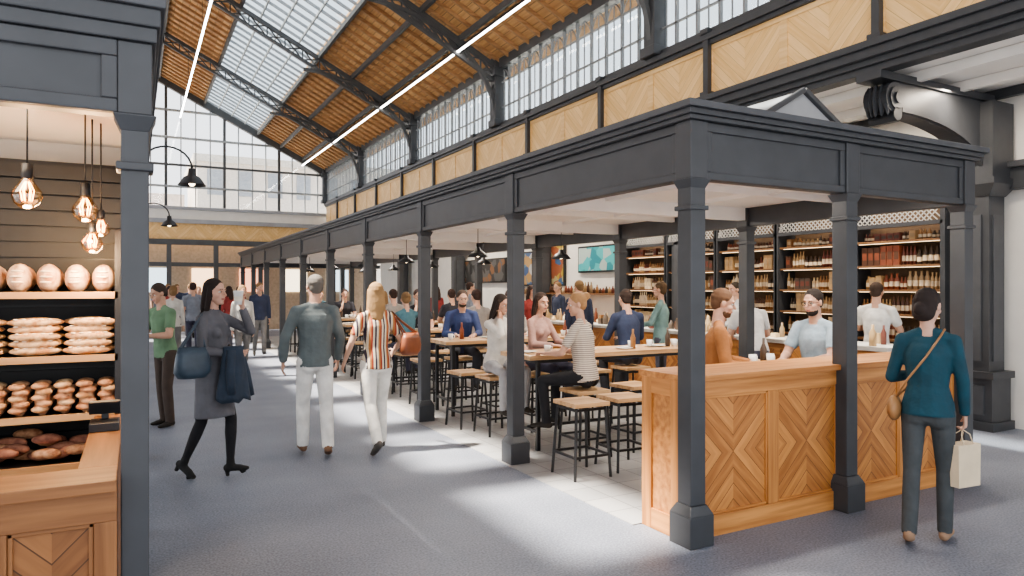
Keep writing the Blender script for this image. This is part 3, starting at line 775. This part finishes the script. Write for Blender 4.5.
        if long:
            P.append(SEG(E,E+fa*.10,a1+e2,a1+e2-.002,tp)); P.append(SEG(E+fa*.1,E+fa*.235,a1+e2-.002,a2+.009,tp,cb=.006))
        else:
            P.append(SEG(E,E+fa*.08,a1-.003,a1-.002,sk))
        P.append(SEG(E+fa*.06,Wr,a1-.003,(a2-.003,a2-.007),sk,side=(0,1,0)))
        t=opt.get('thumb',(0,1,.0))
        hand(HND,Wr,hd,np.array(t,float),pn,opt.get('curl',.45),.98 if m else .9)
    legs=pose.get('legs',{}); A={}
    tr=fit.get('legfit',1.0); f1=(.086,.062,.057,.045) if m else (.084,.056,.051,.040)
    if fit.get('skinny'): f1=(.080,.050,.047,.030)
    for sd,sx in (('R',1),('L',-1)):
        th,shn,fp=legs.get(sd,((sx*.03,.0,-1),(0,-.03,-1),0))
        th=nrm(th);shn=nrm(shn); Hh=pt(-.03,0,sx*.085); K=Hh+th*.415; Ak=K+shn*.405; A[sd]=Ak
        P.append(SEG(Hh,K,f1[0]*tr,f1[1]*tr,bt)); 
        mid=K+shn*.13
        P.append(SEG(K,mid,f1[1]*tr,f1[2]*tr+.004,bt)); P.append(SEG(mid,Ak+shn*.02,f1[2]*tr+.004,f1[3]*tr+(.008 if not fit.get('skinny') else 0),bt,cb=.01))
        fd=math.radians(fp); turn=sx*.12
        ff=V(math.sin(turn)*math.cos(fd),math.cos(turn)*math.cos(fd),math.sin(fd)); dn=nrm(np.cross(V(1,0,0),ff)); dn=-dn if dn[2]>0 else dn
        fs_='shoe'
        P.append(SEG(Ak-shn*.03,Ak+dn*.03,.036,.038,fs_)); P.append(SEG(Ak+dn*.045-ff*.035,Ak+dn*.05+ff*.09,(.034,.034),(.041,.028),fs_)); P.append(SEG(Ak+dn*.052+ff*.09,Ak+dn*.058+ff*.155,(.041,.026),(.032,.018),fs_))
        if fit.get('heel'): P.append(SEG(Ak+dn*.05-ff*.035,Ak+dn*.12-ff*.035,.022,.018,fs_,cb=.005)); P.append(SEG(Ak+dn*.06+ff*.11,Ak+dn*.095+ff*.12,(.035,.02),(.034,.018),fs_,cb=.005))
    zmin=min(segmesh(p)[0][:,2].min() for p in P)
    if fit.get('coat'):
        L=fit['coat']
        P.append(SEG(pt(.14),pt(-.06),(ww+.02,.115),(.172,.135),tp)); P.append(SEG(pt(-.06),pt(-L)+V(0,.02,0),(.172,.135),(.190,.165),tp,cb=.01))
        P.append(SEG(pt(.50,-.01),pt(.545,-.012),(.068,.064),(.062,.058),tp,cb=.01))
    if fit.get('collar'): P.append(SEG(pt(.50,-.01),pt(.54,-.012),(.072,.068),(.064,.06),tp,cb=.01))
    dz=-zmin*s if seat is None else dzs
    it=4 if vox<.013 else 2
    parts=[remesh(P,vox/s,it),remesh(H,min(vox*.75,.008)/s,2),remesh(HND,min(vox*.5,.006)/s,1)]
    vs=[];fs=[];lab=[];o=0
    for co,pl,lb in parts: vs.append(co); fs+=[tuple(i+o for i in q) for q in pl]; lab+=lb; o+=len(co)
    for p in X: v,f=segmesh(p,8); vs.append(v); fs+=[tuple(i+o for i in q) for q in f]; lab+=[p['lab']]*len(f); o+=len(v)
    v=np.vstack(vs)*s; v[:,2]+=dz
    mats={'skin':skinm(fit.get('skin',LIGHT)),'hair':cloth(fit.get('hair',(.04,.025,.015))),'top':fit.get('topm') or cloth(fit.get('top',(.3,.3,.3))),
          'bottom':cloth(fit.get('bottom',(.05,.05,.07))),'shoe':cloth(fit.get('shoe',(.03,.025,.02))),'lip':skinm((.45,.17,.14)),'eyew':EYEW,'eyed':EYED}
    ks=list(mats); me=bpy.data.meshes.new(name); me.from_pydata(v.tolist(),[],fs)
    for k in ks: me.materials.append(mats[k])
    me.polygons.foreach_set('material_index',[ks.index(l) for l in lab]); me.polygons.foreach_set('use_smooth',[True]*len(fs)); me.update()
    o=bpy.data.objects.new(name,me); sc.collection.objects.link(o); o.location=(loc[0],loc[1],0)
    yaw=math.atan2(-face[0],face[1]); o.rotation_euler[2]=yaw
    def world(p,off=True):
        q=np.array(p)*s; q[2]+=dz; c,sn=math.cos(yaw),math.sin(yaw); return np.array((loc[0]+q[0]*c-q[1]*sn,loc[1]+q[0]*sn+q[1]*c,q[2]))
    return dict(o=o,Wl=W,W={k:(world(v[0]),world(v[1]),world(v[2])) for k,v in W.items()},world=world,pt=pt,hp=hp,yaw=yaw)
def walk(fwdleg='L',k=1.0):
    fr=((0,.36*k,-1),(0,-.02,-1),8); bk=((0,-.16*k,-1),(0,-.75*k,-1),-42)
    return {'L':fr,'R':bk} if fwdleg=='L' else {'R':fr,'L':bk}
SIT={'R':((.18,1,-.12),(0,.0,-1),0),'L':((-.18,1,-.12),(0,-.1,-1),0)}
def tarms(a=0,y=.36,wz=1.0):
    return {'R':('ik',(.13,y,1.1+a),{'palm':(0,0,-1),'thumb':(-1,.2,0),'hdir':(-.5,1,0),'wz':wz}),'L':('ik',(-.13,y+.03,1.1+a),{'palm':(0,0,-1),'thumb':(1,.2,0),'hdir':(.5,1,0),'wz':wz})}
def chinarms(wz=1.0):
    d=tarms(0,.36,wz); d['R']=('ik',(.06,.17,1.45),{'palm':(-.4,-.6,0),'thumb':(-.6,-.3,.5),'hdir':(-.2,-.1,1),'curl':.8,'pole':(.5,.6,-1)}); return d
GREY=(.12,.12,.135)
cw=person('woman_with_coffee',(.60,6.6),(.74,-.67),1.70,'f',
  dict(legs={'L':((0.02,.32,-1),(0,-.02,-1),5),'R':((0,-.14,-1),(0,-.48,-1),-30)},hyaw=0,hpitch=0,
   arms={'L':('ik',(-.065,.25,1.495),{'palm':(1,.1,0),'thumb':(.1,-.6,.6),'curl':.75,'hdir':(.30,.05,.9),'pole':(-.5,.5,-1)}),
         'R':('ik',(.06,.24,1.10),{'palm':(-.2,-.3,1),'thumb':(.2,.4,1),'curl':.5,'pole':(.9,-.4,-1)})}),
  dict(top=GREY,coat=.40,bottom=(.012,.012,.015),shoe=(.012,.012,.012),hairstyle='long',hair=(.02,.012,.01),skinny=True,heel=True,skin=(.6,.36,.27)),vox=.009)
def cupobj(p,name='coffee_cup'):
    mb=MB(); mb.lathe((0,0,0),[(0,0),(.030,0),(.041,.105),(.043,.107),(.043,.115),(.036,.12),(0,.121)],CER,18); mb.lathe((0,0,0),[(.0325,.025),(.0385,.07)],flat('cup_sleeve',(.75,.68,.58),.8),18)
    return mb.build(name,tuple(p))
wl=cw['Wl']['L']; cp=wl[2]+wl[3]*.085+wl[4]*.045; cp=cw['world'](cp); cupobj((cp[0],cp[1],cp[2]-.05))
def slouch_bag(name,c,size,m,strap_to=None,rz=0):
    mb=MB(); w,d,h=size; n=20; prof=[(0,.0),(.75,.02),(1.0,.2),(1.0,.45),(.88,.75),(.72,1.0),(.66,.97),(0,.9)]
    st=len(mb.v)
    for r,z in prof:
        for k in range(n):
            a=2*math.pi*k/n; fold=1+.05*math.sin(3*a+z*5); ca,sa=math.cos(a),math.sin(a)
            mb.v.append((math.copysign(abs(ca)**.7,ca)*w/2*r*fold,math.copysign(abs(sa)**.7,sa)*d/2*r*fold,z*h))
    for i in range(len(prof)-1):
        for k in range(n): mb.face([st+i*n+k,st+i*n+(k+1)%n,st+(i+1)*n+(k+1)%n,st+(i+1)*n+k],m,sm=True)
    if strap_to is not None:
        T=Matrix.Rotation(-rz,3,'Z')@(Vector(strap_to)-Vector(c))
        for q in (-.02,.02):
            mb.tube([(-w*.33,q,h*.95),Vector((-w*.25,q,h*.95)).lerp(T,.6),T+Vector((0,q,.0)),Vector((w*.25,q,h*.95)).lerp(T,.6),(w*.33,q,h*.95)],.009,m,6)
    return mb.build(name,tuple(c),rotz=rz)
NAVY=flat('blue_leather',(.05,.075,.105),.45,0,.2,8,.3)
e=cw['W']['R'][1]; sh=cw['W']['R'][0]
slouch_bag('handbag',(e[0]-.08,e[1]-.04,e[2]-.22),(.29,.15,.26),NAVY,(sh[0],sh[1],sh[2]+.055),rz=.3)
f=cw['W']['R'][2]
def draped_jacket(c,m,w=.24,h=.46):
    mb=MB(); n=24; rows=12
    for i in range(rows+1):
        z=-h*i/rows
        for k in range(n):
            a=2*math.pi*k/n; amp=.02+.05*i/rows; r=1+amp*2.2*math.sin(4*a+i*.25)
            mb.v.append((math.cos(a)*(w/2)*(.75+.35*i/rows)*r,math.sin(a)*.055*(1.0+.6*i/rows)*r,z+.018*math.sin(5*a)*(i/rows)))
    for i in range(rows):
        for k in range(n): mb.face([i*n+k,i*n+(k+1)%n,(i+1)*n+(k+1)%n,(i+1)*n+k],m,sm=True)
    mb.face(list(range(n))[::-1],m); mb.face([rows*n+k for k in range(n)],m)
    mb.tube([(.06,.03,-.05),(.13,.04,-.25),(.17,.03,-.44)],[.045,.042,.036],m,10)
    mb.tube([(-.04,-.04,-.03),(-.06,-.06,-.22),(-.05,-.07,-.40)],[.04,.040,.034],m,10)
    return mb.build('folded_jacket',tuple(c),rotz=.35)
e=cw['W']['R'][1]; c=e*.1+f*.9
draped_jacket((c[0]+.03,c[1],c[2]+.055),cloth((.030,.045,.07)))
person('man_in_grey_sweater',(1.57,7.05),(.12,1),1.76,'m',dict(legs={'L':((-.05,.22,-1),(0,-.02,-1),3),'R':((.05,-.08,-1),(0,-.38,-1),-20)},hyaw=-14,
   arms={'L':((-.42,-.22,-1),(-.05,.35,-1),{}),'R':((.26,.10,-1),(-.05,.50,-1),{})}),
   dict(top=(.12,.145,.15),bottom=(.72,.71,.68),shoe=(.18,.10,.06),hairstyle='short',hair=(.15,.135,.12),skin=(.5,.3,.22),legfit=1.10,ease=.016,collar=True),vox=.009)
STR3=stripes([(.36,.07,.035),(.72,.62,.47),(.05,.04,.06),(.72,.62,.47),(.45,.20,.07)],.017,'X')
vw=person('woman_in_striped_top',(2.15,6.9),(-.05,1),1.69,'f',dict(legs={'R':((.02,.26,-1),(0,-.02,-1),6),'L':((-.0,-.12,-1),(0,-.62,-1),-36)},hyaw=12,
   arms={'L':((-.45,.0,-1),(-.15,.6,-1),{}),'R':((.38,-.2,-1),(.0,.9,-.5),{})}),
   dict(topm=STR3,bottom=(.72,.70,.65),shoe=(.10,.09,.08),hairstyle='long',hair=(.33,.20,.09),legfit=1.12,skin=(.58,.36,.26),sleeve='short'),vox=.009)
e=vw['W']['R'][1]; sh=vw['W']['R'][0]
slouch_bag('handbag',(e[0]+.08,e[1]-.05,e[2]-.14),(.27,.12,.23),flat('tan_leather',(.22,.07,.03),.45,0,.15,8),(sh[0],sh[1],sh[2]+.05),rz=.5)
person('man_in_green_shirt',(.32,9.4),(-.8,-.5),1.71,'m',dict(legs={'L':((-.05,.12,-1),(0,-.1,-1),0),'R':((.06,-.05,-1),(0,-.1,-1),0)},lean=6,hpitch=-20,arms=tarms(0,.3,1.1)),
   dict(top=(.15,.25,.15),bottom=(.07,.05,.04),sleeve='short',hair=(.06,.04,.03)),vox=.011)
rw=person('woman_in_teal_sweater',(4.54,2.74),(.90,.44),1.63,'f',dict(legs={'R':((.03,.18,-1),(0,-.04,-1),3),'L':((-.02,-.12,-1),(0,-.38,-1),-18)},hyaw=24,hpitch=-8,
   arms={'L':('ik',(-.13,.26,1.12),{'curl':.7,'palm':(1,0,0),'pole':(-.7,-.8,-1)}),'R':((.18,.10,-1),(.03,.28,-1),{'curl':1.1})}),
   dict(top=(.010,.055,.080),bottom=(.055,.062,.066),shoe=(.30,.19,.12),hairstyle='bob',hair=(.022,.014,.012),skin=(.55,.33,.24),ease=.014,hem=-.05),vox=.008)
w=rw['W']['R'][2]
PAPER=flat('kraft_paper',(.68,.56,.40),.8,0,.06,10)
mb=MB(); mb.hexa([(-.10,-.05,0),(.10,-.05,0),(.10,.05,0),(-.10,.05,0),(-.105,-.05,.27),(.105,-.05,.27),(.105,.05,.27),(-.105,.05,.27)],PAPER)
for q in (-.045,.045): mb.tube([(-.045,q,.26),(-.04,q*.5,.33),(0,0,.36),(.04,q*.5,.33),(.045,q,.26)],.0035,PAPER,6)
hb=rw['world'](rw['Wl']['R'][2]+rw['Wl']['R'][3]*.10+rw['Wl']['R'][4]*.02)
mb.build('shopping_bag',(hb[0],hb[1],hb[2]-.365),rotz=-.1)
TANL=flat('camel_leather',(.33,.17,.07),.5,0,.12,8)
mb=MB(); w2=rw['world']; c=w2(rw['pt'](-.02,-.02,-.205))
mb.ell((c[0],c[1],c[2]),(.11,.045,.085),TANL,rot=rw['yaw']+math.pi/2,n=18,k=12)
ps=[w2(rw['pt'](.05,-.05,-.195)),w2(rw['pt'](.2,-.135,-.11)),w2(rw['pt'](.36,-.14,.0)),w2(rw['pt'](.5,-.08,.08)),w2(rw['pt'](.545,0,.10)),w2(rw['pt'](.48,.11,.07)),w2(rw['pt'](.3,.15,-.03)),w2(rw['pt'](.1,.12,-.15)),w2(rw['pt'](.05,.03,-.20))]
mb.tube([tuple(p) for p in ps],.007,TANL,6); mb.build('crossbody_bag')
ST2=stripes([(.68,.60,.50),(.30,.25,.22)],.010,'Z')
person('seated_woman_in_striped_shirt',(3.9,5.74),(-.55,.83),1.70,'f',dict(legs=SIT,lean=6,hyaw=-35,hpitch=-10,arms=tarms()),dict(topm=ST2,bottom=(.015,.015,.018),sleeve='short',hairstyle='bun',hair=(.40,.23,.11),ease=.015),vox=.010,seat=.66)
person('seated_woman_in_white',(3.62,7.12),(.1,-.98),1.66,'f',dict(legs=SIT,lean=8,hpitch=-12,hyaw=-20,arms=chinarms()),dict(top=(.64,.61,.56),bottom=(.35,.35,.36),hairstyle='long',hair=(.03,.02,.015)),vox=.012,seat=.66)
person('seated_woman_in_pink',(4.16,7.14),(.35,-.9),1.68,'f',dict(legs=SIT,lean=5,hpitch=-6,hyaw=15,arms=tarms()),dict(top=(.44,.27,.23),bottom=(.05,.05,.08),hairstyle='long',hair=(.04,.022,.015)),vox=.012,seat=.66)
person('seated_man_in_blue',(4.12,9.22),(-.25,-.95),1.74,'m',dict(legs=SIT,lean=10,hpitch=-8,arms=tarms()),dict(top=(.04,.06,.15),bottom=(.05,.05,.06),jaw='hair',hair=(.05,.03,.02)),vox=.012,seat=.66)
person('seated_man_in_navy',(5.55,7.16),(.1,1),1.76,'m',dict(legs=SIT,lean=8,arms=tarms()),dict(top=(.035,.048,.095),bottom=(.05,.05,.06),hair=(.04,.025,.02)),vox=.012,seat=.66)
person('seated_man_in_orange',(4.36,4.46),(.75,-.62),1.76,'m',dict(legs=SIT,lean=4,hpitch=-12,hyaw=0,arms=tarms(0,.28,1.0)),dict(top=(.36,.15,.05),bottom=(.05,.05,.06),hair=(.12,.06,.03),jaw='hair'),vox=.010,seat=.66)
person('seated_man_in_pale_shirt',(5.6,4.4),(-.95,-.1),1.76,'m',dict(legs=SIT,lean=6,hpitch=-8,arms=tarms(0,.36,1.0)),dict(top=(.34,.43,.50),bottom=(.05,.05,.06),hair=(.025,.018,.015),glasses=True,jaw='hair',sleeve='short'),vox=.010,seat=.66)
person('man_in_white_tee',(8.2,5.6),(.95,.3),1.72,'m',dict(arms=tarms(0,.3,1.2)),dict(top=(.7,.69,.66),sleeve='short',hair=(.05,.03,.02)),vox=.012)
person('man_with_strap_bag',(6.85,6.3),(.35,.93),1.70,'m',dict(lean=22,arms=tarms(0,.4,1.0)),dict(top=(.62,.61,.6),bottom=(.1,.1,.13),sleeve='short',hair=(.03,.02,.015)),vox=.012)
person('shopper_in_green_top',(6.85,8.1),(-.6,.8),1.74,'f',dict(arms=tarms(0,.3,1.1)),dict(top=(.20,.32,.31),hair=(.1,.06,.03),hairstyle='short',bottom=(.1,.1,.13)),vox=.013)
person('shopper_in_white_shirt',(8.25,8.0),(-.9,.1),1.74,'m',dict(arms=tarms(0,.3,1.1)),dict(top=(.7,.7,.7),hair=(.04,.03,.02),bottom=(.1,.1,.13)),vox=.013)
arch=[]
specs=[('f','long',(.30,.05,.045),False),('m','short',(.04,.05,.09),False),('f','bob',(.60,.57,.52),False),('m','short',(.20,.22,.26),False),
       ('f','bun',(.08,.18,.22),True),('m','short',(.28,.25,.23),True),('m','short',(.03,.03,.04),True),('f','long',(.40,.34,.30),True)]
for i,(sx,hr,tc,sit) in enumerate(specs):
    r=person('shopper' if not sit else 'seated_diner',(0,0),(0,1),1.74 if sx=='m' else 1.66,sx,
        dict(legs=SIT if sit else (walk('L' if i%2 else 'R',.7) if i<4 else {}),arms=(tarms() if i%2 else chinarms()) if sit else {},lean=6 if sit else 0,hpitch=-8,hyaw=random.uniform(-25,25)),
        dict(top=tc,hairstyle=hr,hair=random.choice([(.04,.02,.015),(.12,.07,.04),(.22,.13,.06)]),bottom=random.choice([(.05,.05,.08),(.1,.1,.12),(.2,.19,.18)]),sleeve=random.choice(['long','short'])),vox=.015,seat=.66 if sit else None)
    arch.append(r['o'])
used=[False]*8
def put(i,x,y,fx,fy):
    a=math.atan2(-fx,fy)
    if not used[i]: arch[i].location=(x,y,0); arch[i].rotation_euler[2]=a; used[i]=True
    else: inst(arch[i],(x,y,0),a)
for (i,x,y,fx,fy) in ((1,2.65,17.8,0,-1),(2,1.75,13.8,.1,-1),(0,2.2,20,-.2,1),(3,1.2,18,0,1),(2,1.6,22,.2,-1),(1,.9,24,0,-1),(3,2.3,24.5,.3,1),(0,.8,20.5,.2,-1),(1,1.6,25.5,0,1),(2,2.7,26.3,0,-1),(3,.7,26.8,.4,-1),(0,2.8,22.8,-.1,-1),(1,1.3,27.3,0,-1),(2,.7,16.2,.3,1)): put(i,x,y,fx,fy)
for k,Y in enumerate(TBY[2:]):
    for j,x in enumerate((3.7,4.3,4.9,5.5)):
        if (k+j)%2==0: put(4+(k+j//2)%4,x,Y-.62,0,1)
        if (k*3+j)%3==1: put(4+(k*2+j+1)%4,x,Y+.62,0,-1)
put(5,4.9,9.25,0,-1)
for (i,x,y,fx,fy) in ((1,6.8,10.2,.3,1),(0,7.0,12.2,0,-1),(3,6.7,14.5,1,0),(1,8.25,13.2,-1,0),(0,6.9,17,0,1)): put(i,x,y,fx,fy)

# ------------------------------------------------------------------ lights
def area(loc,sx,sy,e,col=(1,.91,.80),name='fill_light'):  # area fill added to brighten stalls and side aisle, no fixture behind it
    l=bpy.data.lights.new(name,'AREA'); l.shape='RECTANGLE'; l.size=sx; l.size_y=sy; l.energy=e; l.color=col
    o=bpy.data.objects.new(name,l); sc.collection.objects.link(o); o.location=loc; return o
for k in range(7): area((4.68,YS[k]+.6,2.485),1.6,.10,32)
for k in range(4): area((7.9,5.5+4.6*k,3.84),.15,3.2,95,(1,.87,.72))
area((-1.0,3.6,2.48),1.2,.5,13,(1,.82,.62))
sun=bpy.data.lights.new('sun','SUN'); sun.energy=17; sun.angle=.045; sun.color=(1,.90,.77)
so=bpy.data.objects.new('sun',sun); sc.collection.objects.link(so)
so.rotation_euler=Vector((.55,-.12,-1)).to_track_quat('-Z','Y').to_euler()
w=bpy.data.worlds.new('sky'); sc.world=w; w.use_nodes=True; nt=w.node_tree; bg=nt.nodes['Background']
tc=nt.nodes.new('ShaderNodeTexCoord'); s=nt.nodes.new('ShaderNodeSeparateXYZ'); nt.links.new(tc.outputs['Generated'],s.inputs[0])
nz=nt.nodes.new('ShaderNodeTexNoise'); nz.inputs['Scale'].default_value=3; nt.links.new(tc.outputs['Generated'],nz.inputs['Vector'])
f=M(nt,'ADD',M(nt,'MULTIPLY',s.outputs[2],.7),M(nt,'MULTIPLY',nz.outputs['Fac'],.35))
r=nt.nodes.new('ShaderNodeValToRGB'); r.color_ramp.elements[0].color=(1,.98,.96,1); r.color_ramp.elements[1].color=(.58,.70,.86,1); r.color_ramp.elements[0].position=.1; r.color_ramp.elements[1].position=.9
nt.links.new(f,r.inputs[0]); nt.links.new(r.outputs[0],bg.inputs[0]); bg.inputs[1].default_value=1.7

sc.view_settings.view_transform='AgX'; sc.view_settings.look='AgX - Medium High Contrast'; sc.view_settings.exposure=.6
cam=bpy.data.cameras.new('camera'); cam.sensor_width=36; cam.lens=24.68; cam.clip_start=.05; cam.clip_end=200
co=bpy.data.objects.new('camera',cam); sc.collection.objects.link(co); co.location=(0,0,1.65); co.rotation_euler=(math.radians(90),0,-math.radians(28.24)); sc.camera=co
